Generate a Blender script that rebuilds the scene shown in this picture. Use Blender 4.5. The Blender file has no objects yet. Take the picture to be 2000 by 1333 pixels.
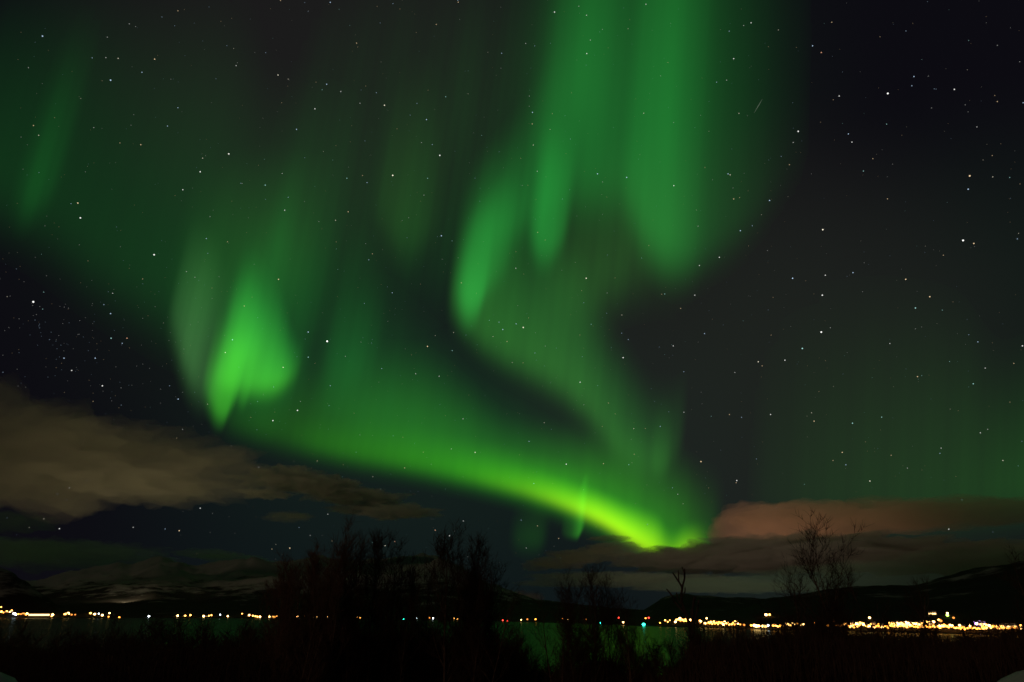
import bpy, math, random
import numpy as np
from mathutils import Vector, noise

# ------------------------------------------------------------------ camera, world, sun, exposure
S = bpy.context.scene
COL = S.collection
CAM_Z = 40.0                      # eye height above the fjord
F = 1333.0                        # focal length in pixels of the 2000 px wide photograph (24 mm)
HORIZON = 1195.0
PITCH = math.atan((HORIZON - 666.5) / F)

cd = bpy.data.cameras.new('camera'); cam = bpy.data.objects.new('camera', cd); COL.objects.link(cam)
cam.location = (0, 0, CAM_Z); cam.rotation_euler = (math.pi/2 + PITCH, 0, 0)
cd.sensor_width = 36; cd.lens = 36 * F / 2000; cd.clip_start = 0.1; cd.clip_end = 2.0e6
S.camera = cam

W = bpy.data.worlds.new("World"); S.world = W; W.use_nodes = True
nt = W.node_tree; nt.nodes.clear()
def N(t, typ, **kw):
    n = t.nodes.new(typ)
    for k, v in kw.items(): setattr(n, k, v)
    return n
def px_dir(x, y):
    """direction in the world of a place in the photograph (2000 x 1333)"""
    cx, cy, cz = (x - 1000) / F, (666.5 - y) / F, 1.0
    c, s = math.cos(PITCH), math.sin(PITCH)
    return Vector((cx, cz*c - cy*s, cz*s + cy*c)).normalized()
def world_nodes():
    tc = N(nt, 'ShaderNodeTexCoord')
    cur = None
    def lobe(d, lo, col):
        nonlocal cur
        dp = N(nt, 'ShaderNodeVectorMath', operation='DOT_PRODUCT'); nt.links.new(tc.outputs['Generated'], dp.inputs[0]); dp.inputs[1].default_value = d
        mr = N(nt, 'ShaderNodeMapRange', interpolation_type='SMOOTHERSTEP'); nt.links.new(dp.outputs['Value'], mr.inputs[0])
        mr.inputs[1].default_value = lo; mr.inputs[2].default_value = 1.0
        sc = N(nt, 'ShaderNodeVectorMath', operation='SCALE'); sc.inputs[0].default_value = col; nt.links.new(mr.outputs[0], sc.inputs['Scale'])
        ad = N(nt, 'ShaderNodeVectorMath', operation='ADD')
        if cur is None: ad.inputs[0].default_value = (0.0037, 0.0034, 0.0057)
        else: nt.links.new(cur, ad.inputs[0])
        nt.links.new(sc.outputs[0], ad.inputs[1]); cur = ad.outputs[0]
    lobe(px_dir(880, 420), 0.80, (0.0030, 0.0070, 0.0030))      # thin green airglow in the middle of the sky
    lobe(px_dir(1450, 720), 0.92, (0.0050, 0.0030, 0.0032))
    lobe(px_dir(1900, 930), 0.88, (0.0032, 0.0080, 0.0034))
    lobe(px_dir(640, 60), 0.93, (0.0045, 0.0012, 0.0025))       # faint red oxygen glow high up
    lobe(px_dir(900, 1130), 0.85, (0.0006, 0.0042, 0.0030))
    bg = N(nt, 'ShaderNodeBackground'); out = N(nt, 'ShaderNodeOutputWorld')
    nt.links.new(cur, bg.inputs['Color']); bg.inputs['Strength'].default_value = 1.0
    nt.links.new(bg.outputs[0], out.inputs['Surface'])
world_nodes()

sl = bpy.data.lights.new('sun', 'SUN'); sun = bpy.data.objects.new('sun', sl); COL.objects.link(sun)
sl.energy = 0.13; sl.angle = math.radians(4); sl.color = (1.0, 0.74, 0.48)     # night: a low warm moon behind the camera
sun.rotation_euler = (math.radians(68), 0, math.radians(-32))

S.view_settings.view_transform = 'Standard'; S.view_settings.look = 'None'
S.view_settings.exposure = 0.0; S.view_settings.gamma = 1.0
S.render.engine = 'CYCLES'
cy = S.cycles
cy.transparent_max_bounces = 96; cy.max_bounces = 6; cy.diffuse_bounces = 2; cy.glossy_bounces = 3; cy.volume_bounces = 1
cy.sample_clamp_indirect = 1.5; cy.use_denoising = True
cy.filter_width = 1.55

# ------------------------------------------------------------------ helpers
RND = random.Random(11)
def R(d): return math.radians(d)
def at(x, y, D):
    """the point on the ray of photo place (x, y) at horizontal distance D"""
    d = px_dir(x, y); h = math.hypot(d.x, d.y)
    return Vector((d.x/h*D, d.y/h*D, CAM_Z + D*d.z/h))
def elev(x, y):
    d = px_dir(x, y); return math.atan2(d.z, math.hypot(d.x, d.y))
def azim(x, y):
    d = px_dir(x, y); return math.atan2(d.x, d.y)
def azim_px(a):                    # column on the horizon for an azimuth
    return 1000 + math.tan(a) * F / math.cos(PITCH)
def mesh_obj(name, verts, faces, mats, parent=None, smooth=False, midx=None):
    me = bpy.data.meshes.new(name)
    me.from_pydata([tuple(v) for v in verts], [], faces)
    for m in (mats if isinstance(mats, (list, tuple)) else [mats]): me.materials.append(m)
    if midx is not None: me.polygons.foreach_set('material_index', midx)
    if smooth: me.polygons.foreach_set('use_smooth', [True]*len(faces))
    me.update()
    o = bpy.data.objects.new(name, me); COL.objects.link(o)
    if parent: o.parent = parent
    return o
def empty(name, loc=(0, 0, 0), rz=0):
    o = bpy.data.objects.new(name, None); COL.objects.link(o)
    o.location = loc; o.rotation_euler = (0, 0, rz); o.empty_display_size = 0.5
    return o
def tag(o, label=None, cat=None, group=None, kind=None):
    for k, v in (('label', label), ('category', cat), ('group', group), ('kind', kind)):
        if v: o[k] = v
    return o
def copy_tree(o):
    c = o.copy(); COL.objects.link(c)
    for ch in o.children:
        d = ch.copy(); COL.objects.link(d); d.parent = c
        for g in ch.children:
            e = g.copy(); COL.objects.link(e); e.parent = d
    return c
class MB:
    def __init__(s): s.v, s.f = [], []
    def box(s, x0, x1, y0, y1, z0, z1):
        b = len(s.v)
        s.v += [(x0,y0,z0),(x1,y0,z0),(x1,y1,z0),(x0,y1,z0),(x0,y0,z1),(x1,y0,z1),(x1,y1,z1),(x0,y1,z1)]
        s.f += [tuple(b+i for i in q) for q in ((0,3,2,1),(4,5,6,7),(0,1,5,4),(1,2,6,5),(2,3,7,6),(3,0,4,7))]
        return s
    def tube(s, p0, p1, r0, r1, n=4, cap=False):
        p0, p1 = Vector(p0), Vector(p1); d = (p1-p0)
        if d.length < 1e-6: return s
        d.normalize(); a = d.orthogonal().normalized(); c = d.cross(a)
        b = len(s.v)
        for p, r in ((p0, r0), (p1, r1)):
            for i in range(n):
                t = 2*math.pi*i/n; s.v.append(tuple(p + a*(r*math.cos(t)) + c*(r*math.sin(t))))
        for i in range(n):
            j = (i+1) % n; s.f.append((b+i, b+j, b+n+j, b+n+i))
        if cap: s.f.append(tuple(b+n+i for i in range(n))); s.f.append(tuple(b+n-1-i for i in range(n)))
        return s
    def ball(s, c, r, nu=8, nv=5, sz=1.0):
        b = len(s.v); c = Vector(c)
        s.v.append(tuple(c+Vector((0,0,r*sz))))
        for j in range(1, nv):
            ph = math.pi*j/nv
            for i in range(nu):
                th = 2*math.pi*i/nu; s.v.append((c.x+r*math.sin(ph)*math.cos(th), c.y+r*math.sin(ph)*math.sin(th), c.z+r*sz*math.cos(ph)))
        s.v.append(tuple(c-Vector((0,0,r*sz)))); e = len(s.v)-1
        for i in range(nu):
            k = (i+1) % nu; s.f.append((b, b+1+i, b+1+k)); s.f.append((e, b+1+(nv-2)*nu+k, b+1+(nv-2)*nu+i))
            for j in range(nv-2):
                s.f.append((b+1+j*nu+i, b+1+(j+1)*nu+i, b+1+(j+1)*nu+k, b+1+j*nu+k))
        return s
    def build(s, name, m, parent=None, smooth=False): return mesh_obj(name, s.v, s.f, m, parent, smooth)

# ------------------------------------------------------------------ materials
def mat(name):
    m = bpy.data.materials.new(name); m.use_nodes = True; t = m.node_tree; t.nodes.clear()
    return m, t, N(t, 'ShaderNodeOutputMaterial')
def rough_mat(name, c0, c1, scale, rough=0.8, detail=4, bump=0.0, spec=0.3):
    m, t, out = mat(name)
    tc = N(t, 'ShaderNodeTexCoord'); nz = N(t, 'ShaderNodeTexNoise'); nz.inputs['Scale'].default_value = scale; nz.inputs['Detail'].default_value = detail
    t.links.new(tc.outputs['Object'], nz.inputs['Vector'])
    mx = N(t, 'ShaderNodeMix', data_type='RGBA'); mx.inputs[6].default_value = (*c0, 1); mx.inputs[7].default_value = (*c1, 1)
    mr = N(t, 'ShaderNodeMapRange'); mr.inputs[1].default_value = 0.35; mr.inputs[2].default_value = 0.65
    t.links.new(nz.outputs['Fac'], mr.inputs[0]); t.links.new(mr.outputs[0], mx.inputs[0])
    p = N(t, 'ShaderNodeBsdfPrincipled'); p.inputs['Roughness'].default_value = rough; p.inputs['Specular IOR Level'].default_value = spec
    t.links.new(mx.outputs[2], p.inputs['Base Color'])
    if bump:
        b = N(t, 'ShaderNodeBump'); b.inputs['Strength'].default_value = bump; t.links.new(nz.outputs['Fac'], b.inputs['Height']); t.links.new(b.outputs[0], p.inputs['Normal'])
    t.links.new(p.outputs[0], out.inputs['Surface'])
    return m
def lamp_mat(name, col, strength):
    m, t, out = mat(name)
    e = N(t, 'ShaderNodeEmission'); e.inputs['Color'].default_value = (*col, 1); e.inputs['Strength'].default_value = strength
    t.links.new(e.outputs[0], out.inputs['Surface'])
    return m
def glow_mat(name, add=True):
    """light given off by thin glowing air: adds to what lies behind it"""
    m, t, out = mat(name)
    a = N(t, 'ShaderNodeAttribute'); a.attribute_name = 'glow'
    e = N(t, 'ShaderNodeEmission'); t.links.new(a.outputs['Color'], e.inputs['Color'])
    if add:
        tr = N(t, 'ShaderNodeBsdfTransparent'); s = N(t, 'ShaderNodeAddShader')
        t.links.new(e.outputs[0], s.inputs[0]); t.links.new(tr.outputs[0], s.inputs[1]); t.links.new(s.outputs[0], out.inputs['Surface'])
    else: t.links.new(e.outputs[0], out.inputs['Surface'])
    m.cycles.emission_sampling = 'NONE'
    return m
M_AURORA = glow_mat('aurora_light'); M_STAR = glow_mat('star_light', False)
M_BARK = rough_mat('dark_bark', (0.09, 0.045, 0.028), (0.20, 0.11, 0.07), 6, 0.9, bump=0.3)
M_TWIG = rough_mat('twig_bark', (0.050, 0.022, 0.014), (0.09, 0.042, 0.026), 3, 0.9)
M_BROWN_LIT = rough_mat('lit_reddish_brown_twigs', (0.12, 0.055, 0.035), (0.24, 0.12, 0.075), 3, 0.9)  # reddish twigs, lightened to carry the local light on the left-end shrubs
M_DEAD = rough_mat('dead_wood', (0.06, 0.035, 0.028), (0.10, 0.06, 0.045), 5, 0.9)
M_WALL_R = rough_mat('red_boards', (0.28, 0.06, 0.04), (0.34, 0.08, 0.05), 2, 0.7)
M_WALL_W = rough_mat('white_boards', (0.62, 0.60, 0.55), (0.75, 0.72, 0.66), 2, 0.7)
M_WALL_Y = rough_mat('ochre_boards', (0.48, 0.33, 0.12), (0.55, 0.38, 0.15), 2, 0.7)
M_ROOF = rough_mat('snowy_roof', (0.45, 0.45, 0.46), (0.7, 0.7, 0.72), 0.6, 0.8)
M_POLE = rough_mat('galvanised_pole', (0.2, 0.2, 0.2), (0.3, 0.3, 0.3), 4, 0.5)
LM = {
 'amber': lamp_mat('amber_lamp', (1.0, 0.33, 0.04), 9), 'warm': lamp_mat('warm_lamp', (1.0, 0.42, 0.08), 10),
 'pale': lamp_mat('pale_lamp', (1.0, 0.55, 0.17), 14), 'white': lamp_mat('white_lamp', (0.85, 0.92, 1.0), 12),
 'red': lamp_mat('red_lamp', (1.0, 0.05, 0.03), 7), 'teal': lamp_mat('teal_lamp', (0.02, 0.85, 0.55), 14),
 'lime': lamp_mat('lime_lamp', (0.55, 1.0, 0.10), 8), 'violet': lamp_mat('violet_lamp', (0.55, 0.25, 1.0), 80),
 'dim': lamp_mat('dim_amber_lamp', (1.0, 0.30, 0.05), 2.2)}
M_WIN = lamp_mat('lit_window', (1.0, 0.55, 0.18), 6)
M_FLOOD = lamp_mat('floodlit_glazing', (1.0, 0.60, 0.22), 4.5)

# ------------------------------------------------------------------ sky: stars (world gives the dark sky itself)
RSKY = 4.0e5
def stars():
    rng = random.Random(5)
    V, Fc, G = [], [], []
    def star(d, size, col, s):
        a = d.orthogonal().normalized(); b = d.cross(a); k = len(V)
        r = RSKY*size
        for i in range(6):
            t = i*math.pi/3; p = d*RSKY + a*(r*math.cos(t)) + b*(r*math.sin(t)); V.append((p.x, p.y, p.z+CAM_Z)); G.append((col[0]*s, col[1]*s, col[2]*s, 1))
        Fc.append(tuple(range(k, k+6)))
    tones = {'w': (1, 1, .96), 'b': (.55, .75, 1), 'o': (1, .72, .42), 'y': (1, .92, .72), 't': (.5, .95, .9), 'r': (1, .5, .3)}
    big = [(639,667,'w',3),(65,590,'w',2.4),(301,498,'w',2),(447,301,'w',1.6),(391,336,'w',1.4),(216,157,'b',1.4),(83,71,'b',1.2),(302,116,'o',1),(446,301,'y',1),
     (152,397,'o',1.3),(157,426,'w',1.7),(767,343,'y',2),(859,304,'w',1.8),(751,206,'y',1.4),(862,461,'b',1.4),(833,234,'b',1),(1083,24,'w',1.2),(1040,220,'b',1),
     (1146,105,'w',1),(1167,340,'b',1.2),(1224,347,'b',1.2),(1316,363,'w',1.1),(1022,640,'y',1.8),(982,644,'b',1.1),(1008,633,'b',.9),(1145,544,'y',1.6),(1217,699,'w',1.5),
     (835,677,'o',1.4),(1133,747,'w',1.2),(1106,907,'w',1.3),(928,884,'y',1.2),(1734,183,'w',2.2),(1559,257,'w',1.7),(1894,344,'o',1.8),(1891,370,'b',1.2),(1864,175,'w',1.2),
     (1503,392,'b',1.2),(1607,449,'y',1.9),(1881,470,'w',2.4),(1902,476,'o',1.3),(1446,451,'b',1.1),(1548,544,'b',1.5),(1606,577,'w',1.7),(1604,649,'w',2.3),(1567,681,'t',1.5),
     (1533,704,'w',1.2),(1481,707,'y',1.2),(1769,546,'o',1.3),(1816,580,'o',1.3),(1788,602,'t',1.1),(1369,902,'o',1.5),(1439,939,'w',1.2),(1405,503,'w',1.1),(1612,538,'w',1),
     (581,802,'w',1.6),(533,822,'w',1.5),(454,664,'t',1.1),(440,689,'y',1),(553,718,'y',1.1),(602,649,'b',1.2),(602,698,'t',.9),(200,754,'w',1.4),(544,546,'o',1.2),(348,780,'b',1.1),
     (125,700,'b',1),(186,700,'b',1),(217,661,'t',1),(248,661,'r',1),(216,613,'b',1),(140,724,'w',1),(357,371,'w',1),(275,283,'o',.8),(638,165,'b',1),(543,147,'y',1),(645,5,'b',.9),
     (615,213,'w',1),(579,253,'b',.9),(518,362,'t',.9),(556,411,'w',.9),(680,414,'o',.8),(1505,810,'w',1),(1590,823,'o',1),(1665,827,'t',1),(1645,884,'o',1),(1699,940,'y',1.1),
     (1853,1034,'w',1.2),(350,1037,'o',1.2),(566,1071,'o',1.2),(116,1033,'w',1),(878,1047,'w',1.2),(850,1036,'r',1),(752,1066,'y',1),(771,1058,'r',.9),(905,1018,'w',.8),(391,993,'w',1),
     (136,953,'w',1),(1315,676,'w',.9),(1433,115,'w',1),(1467,45,'w',.9),(1587,90,'b',1),(1604,103,'r',1),(1639,188,'w',1),(1785,150,'b',.9),(1657,262,'b',.9),(1664,278,'w',.9),
     (1426,342,'y',.9),(1422,340,'b',.9),(1433,389,'o',.9),(1997,676,'w',1.1),(1901,750,'t',.8),(1792,736,'o',.9),(1376,652,'b',.8),(1357,577,'w',.9),(1366,519,'w',.9),(1666,533,'b',1)]
    for x, y, c, m in big:
        star(px_dir(x, y), 0.00040 + 0.00026*m, tones[c], 0.30 + 0.50*m)
    n = 0
    while n < 10000:                                  # the faint ones, all over the dome above the horizon
        v = Vector((rng.gauss(0,1), rng.gauss(0,1), rng.gauss(0,1)))
        if v.length < .1: continue
        v.normalize()
        if v.z < 0.02: continue
        n += 1
        m = rng.random()**4
        star(v, 0.00030 + 0.00030*m, tones[rng.choice('wwbbotyo')], 0.10 + 0.50*m)
    for k in range(200):                             # a denser patch of small stars low on the left
        d = px_dir(rng.gauss(160, 130), rng.gauss(680, 110)); star(d, 0.00036, tones[rng.choice('wwbo')], rng.uniform(.05, .22))
    for k in range(16):                              # a loose cluster
        d = px_dir(rng.gauss(85, 16), rng.gauss(655, 20)); star(d, 0.0004, tones['b'], rng.uniform(.1, .3))
    o = mesh_obj('sky', V, Fc, M_STAR); tag(o, kind='structure')
    ca = o.data.color_attributes.new('glow', 'FLOAT_COLOR', 'POINT'); ca.data.foreach_set('color', np.array(G, dtype=np.float32).ravel())
stars()

# ------------------------------------------------------------------ aurora: vertical curtains of glowing air, lower border about 10 km up
HB = 10000.0
TINT = {'g': (0.045, 1, 0.115), 'b': (0.105, 1, 0.045), 'y': (0.54, 1.0, 0.0), 'm': (0.09, 1.0, 0.0), 'w': (0.26, 1, 0.24), 't': (0.07, 1, 0.18), 'd': (0.14, 1, 0.10)}
def catmull(P, per):
    P = np.array(P, float); n = len(P); out = []
    for i in range(n-1):
        p0, p1, p2, p3 = P[max(i-1, 0)], P[i], P[i+1], P[min(i+2, n-1)]
        seg = max(2, int(np.hypot(*(p2[:2]-p1[:2]))/per))
        for k in range(seg):
            t = k/seg
            out.append(0.5*((2*p1)+(-p0+p2)*t+(2*p0-5*p1+4*p2-p3)*t*t+(-p0+3*p1-3*p2+p3)*t**3))
    out.append(P[-1]); return np.array(out)
def sm(a, b, x):
    t = np.clip((x-a)/(b-a), 0, 1); return t*t*t*(t*(6*t-15)+10)
def curtain(root, name, pts, soft, tint, k=1.0, label=None, per=5.0, rays=0.10, seed=0, tint2=None):
    C = catmull(pts, per); nu = len(C); nv = 34
    I = np.maximum(C[:, 3], 0)
    sg = max(1.0, soft*.55/per); ks = np.exp(-.5*(np.arange(-int(3*sg), int(3*sg)+1)/sg)**2); ks /= ks.sum()
    if len(ks) < nu: I = np.convolve(I, ks, 'same')
    fade = np.minimum(np.arange(nu), np.arange(nu)[::-1])*per; I = I*sm(0, max(soft*1.2, 10), fade)
    ph = np.arange(nu)*per
    rs = sum(a*np.sin(ph/w*6.283+p) for a, w, p in ((.5, 47+seed, seed), (.35, 23, 2.1*seed), (.25, 91, .7*seed)))
    I = I*(1+rays*rs)
    vv = np.concatenate([np.linspace(-1.9, 1, 18), 1+np.linspace(0, 1, nv-17)[1:]**1.4])   # below 1: soft lower border, 1..2: the ray above it
    V, G = [], []
    c1 = np.array(TINT[tint]); c2 = np.array(TINT[tint2 or tint])
    for i in range(nu):
        x, y, h = C[i, 0], C[i, 1], max(C[i, 2], 2.2*soft)
        D = HB/math.tan(max(elev(x, y), R(3.0))); lean = max(.03, .30-.00018*x)      # rays follow tilted field lines
        for t in vv:
            off = t*soft if t <= 1 else soft + (t-1)*(h-soft)
            e = elev(x+lean*off, y-off); a = azim(x+lean*off, y-off)
            V.append((D*math.sin(a), D*math.cos(a), CAM_Z + D*math.tan(e)))
            q = min(max(off/h, 0), 1)
            E = .5*(1+math.erf(off/(soft*.78)))*(1 if off > 0 else float(sm(-1.9*soft, -.6*soft, off)))*((1-q)**2*(1+2*q))**k*I[i]
            c = c1*(1-q)+c2*q
            G.append((c[0]*E, c[1]*E, c[2]*E, E))
    nv = len(vv); Fc = []
    for i in range(nu-1):
        for j in range(nv-1):
            q = (i*nv+j, (i+1)*nv+j, (i+1)*nv+j+1, i*nv+j+1)
            if max(G[k_][3] for k_ in q) > 0.0012: Fc.append(q)
    o = mesh_obj(name, V, Fc, M_AURORA, root, True)
    ca = o.data.color_attributes.new('glow', 'FLOAT_COLOR', 'POINT'); ca.data.foreach_set('color', np.array(G, dtype=np.float32).ravel())
    if label: o['label'] = label
    return o
def aurora():
    r = empty('aurora', (0, 0, HB))
    r.location = (0, 0, 0)
    tag(r, 'green aurora with a yellow-green arc low down and tall soft curtains across the starry sky', 'aurora')
    # bright arc close to the horizon
    curtain(r, 'arc', [(880,930,60,0),(930,941,60,.02),(1000,958,62,.09),(1060,975,62,.24),(1120,997,62,.50),(1170,1019,68,.78),(1215,1045,74,.86),(1255,1070,86,.76),(1280,1084,88,.66),(1298,1090,72,.30),(1312,1092,66,.30),(1333,1086,72,.46),(1352,1080,70,.34),(1375,1076,66,.06),(1395,1074,66,0)], 17, 'y', 1.05,
            'brightest yellow-green stretch of the aurora, sinking to the horizon', 2.5, .02, 1, 'm')
    curtain(r, 'arc_fringe', [(560,868,70,0),(640,886,80,.04),(720,901,90,.06),(800,914,95,.09),(880,930,90,.13),(960,948,92,.19),(1040,970,92,.18),(1120,998,100,.14),(1180,1024,100,0)], 22, 'm', 1.0, None, 3, .04, 5)
    curtain(r, 'arc_glow', [(420,826,90,0),(480,846,140,.05),(560,868,190,.07),(640,888,230,.085),(720,903,260,.10),(800,916,260,.11),(880,932,220,.12),(960,950,170,.13),(1040,972,170,.17),(1120,1000,190,.22),(1200,1040,230,.24),(1260,1072,240,.20),(1320,1085,230,.16),(1370,1076,190,.06),(1420,1070,170,0)], 32, 'm', 1.15, None, 4, .05, 2, 'b')
    curtain(r, 'upper_glow', [(560,800,160,0),(620,815,260,.03),(690,840,330,.055),(760,860,300,.06),(840,885,260,.055),(920,910,220,.05),(1040,940,200,.03),(1160,990,220,.02),(1260,1040,240,.02),(1360,1060,260,0)], 60, 'g', 1.0, None, 5, .08, 3)
    curtain(r, 'ray', [(1122,985,150,0),(1138,990,210,.05),(1150,995,150,0)], 30, 'm', 1.0)
    # hanging wisps below the arc
    curtain(r, 'ray', [(1092,1040,60,0),(1106,1048,75,.03),(1120,1050,95,.07),(1128,1049,120,.17),(1133,1043,120,.19),(1139,1034,110,.05),(1146,1026,100,0)], 9, 'b', .45, None, 1.5, .02)
    curtain(r, 'ray', [(985,1050,70,0),(1010,1066,100,.02),(1036,1070,115,.030),(1056,1068,110,.026),(1078,1056,100,0)], 26, 'b', .9, None, 3, .02)
    # the loop right of the middle
    curtain(r, 'curtain', [(868,560,200,0),(885,610,330,.07),(912,645,400,.10),(950,680,430,.115),(1000,712,420,.115),(1050,738,370,.12),(1100,768,320,.125),(1145,808,280,.12),(1180,850,250,.11),(1215,890,240,.10),(1255,915,210,.075),(1290,915,200,.06),(1320,890,190,.03),(1345,850,170,0)], 42, 'd', 1.25,
            'soft green curtain bending in a loop right of the middle of the sky', 5, .06, 4, 'g')
    curtain(r, 'curtain', [(1020,560,200,0),(1070,590,300,.05),(1130,610,340,.07),(1180,590,340,.065),(1230,560,330,.05),(1280,545,320,.035),(1340,540,300,.02),(1400,530,280,0)], 80, 'd', 1.0)
    curtain(r, 'ray', [(874,560,120,0),(893,588,190,.17),(912,612,240,.29),(932,606,260,.24),(955,565,240,.10),(985,540,200,.05),(1015,520,180,0)], 42, 'g', .75, 'bright upright green streak on the left of the loop', 4, .03)
    curtain(r, 'ray', [(1020,450,180,0),(1036,478,260,.13),(1056,500,280,.24),(1076,500,270,.19),(1100,475,240,.06),(1122,440,200,0)], 44, 'g', .85, 'bright short green streak above the loop', 3, .02)
    curtain(r, 'curtain', [(880,440,140,0),(930,470,220,.08),(985,470,300,.11),(1035,440,360,.10),(1080,420,360,.06),(1130,410,360,0)], 60, 'g', 1.0)
    # tall sheets at the top
    curtain(r, 'curtain', [(1010,300,460,0),(1050,360,560,.05),(1090,385,640,.11),(1130,390,680,.135),(1180,395,700,.12),(1230,400,700,.09),(1270,430,720,.05),(1310,450,700,0)], 80, 'g', .45, 'broad pale green sheet reaching the top of the sky', 5, .03, 6)
    curtain(r, 'curtain', [(1195,360,640,0),(1225,420,760,.05),(1255,470,820,.12),(1285,502,850,.175),(1310,516,860,.18),(1330,520,860,.12),(1355,515,840,.065),(1395,496,800,.045),(1435,470,760,.032),(1480,430,700,.018),(1530,370,600,.007),(1600,300,520,0)], 62, 'g', .38, 'tall bright green lobe right of the top middle', 4, .025, 7)
    curtain(r, 'curtain', [(1235,250,400,0),(1280,300,520,.03),(1310,330,560,.05),(1335,330,560,.035),(1352,320,560,0)], 90, 'g', .4)
    curtain(r, 'curtain', [(940,180,380,0),(990,220,420,.012),(1060,240,460,.03),(1130,230,460,.05),(1190,230,460,.03),(1240,220,420,0)], 110, 'g', .45)
    # the bright patch on the left
    curtain(r, 'curtain', [(392,730,170,0),(408,782,160,.17),(424,812,185,.34),(438,816,185,.33),(450,800,170,.18),(458,788,160,.08),(474,760,180,0)], 28, 'b', .9,
            'vivid green tail hanging from the bright patch above the left cloud bank', 2.5, .01, 9)
    curtain(r, 'curtain', [(455,775,120,0),(468,790,150,.06),(478,792,150,.06),(492,778,120,0)], 18, 'b', .9, None, 2.5, .01, 2)
    curtain(r, 'curtain', [(400,730,240,0),(425,752,290,.25),(450,760,290,.36),(476,762,260,.36),(502,764,225,.40),(528,764,175,.44),(548,758,130,.37),(566,748,100,.12),(584,738,90,.02),(600,728,90,0)], 30, 'b', 1.0,
            'vivid green patch of aurora above the left cloud bank', 2.5, .05, 9, 'g')
    curtain(r, 'curtain', [(415,680,120,0),(435,700,190,.10),(458,712,200,.19),(482,712,160,.16),(506,704,120,.06),(530,690,100,0)], 40, 'b', 1.0, None, 3, .03, 4, 'g')
    curtain(r, 'curtain', [(380,720,260,0),(430,770,380,.05),(480,800,430,.065),(540,800,400,.055),(590,770,360,.035),(640,750,320,0)], 60, 'g', .9)
    curtain(r, 'ray', [(322,600,200,0),(345,672,250,.085),(362,722,270,.135),(380,760,270,.11),(400,780,260,.06),(425,780,240,.02),(450,760,220,0)], 40, 'w', .8, 'pale greyish green streak left of the vivid patch', 3, .04)
    curtain(r, 'curtain', [(300,520,200,0),(360,560,260,.022),(430,580,300,.035),(520,580,300,.035),(600,570,280,.018),(660,550,240,0)], 90, 'd', .7)
    # faint veils
    curtain(r, 'veil', [(-160,330,420,.02),(-60,390,480,.028),(20,425,520,.030),(100,470,560,.026),(190,545,620,.026),(280,600,660,.030),(345,640,640,.036),(410,660,560,.040),(480,640,520,.036),(560,640,520,.030),(640,650,480,.014),(720,660,420,0)], 80, 'g', .8, None, 8, .04, 12)
    curtain(r, 'ray', [(5,370,300,0),(30,400,420,.018),(55,418,440,.036),(80,405,430,.024),(110,380,400,.008),(140,360,380,0)], 52, 'g', 1.1)
    curtain(r, 'ray', [(715,380,240,0),(745,440,360,.026),(775,478,400,.040),(805,490,380,.034),(840,470,320,.014),(875,440,280,0)], 52, 'd', 1.0)
    curtain(r, 'ray', [(500,470,200,0),(530,520,260,.022),(552,530,270,.026),(575,510,240,0)], 60, 'g', 1.0)
    curtain(r, 'ray', [(600,690,180,0),(640,740,320,.045),(680,750,320,.050),(720,730,280,.025),(760,700,220,0)], 60, 'g', 1.0)
    curtain(r, 'veil', [(1440,1000,380,0),(1540,1010,520,.012),(1660,1015,560,.021),(1760,1015,560,.026),(1860,1010,520,.031),(1940,1000,400,.036),(2020,990,400,.042),(2120,980,300,.02)], 50, 'd', 1.3, None, 8, .10, 14)
    curtain(r, 'ray', [(1262,900,90,0),(1282,925,160,.03),(1300,920,150,.025),(1318,900,120,0)], 24, 'd', 1.0)
    curtain(r, 'veil', [(430,560,520,0),(500,560,560,.014),(600,560,600,.016),(700,540,620,.014),(800,560,620,.018),(880,540,620,.018),(960,480,600,.020),(1040,460,560,.012),(1100,450,500,0)], 110, 'g', .5, None, 8, .22, 31)
    curtain(r, 'veil', [(840,200,320,0),(880,260,360,.010),(915,270,360,.008),(950,250,320,0)], 90, 'g', .6)
aurora()

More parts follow.
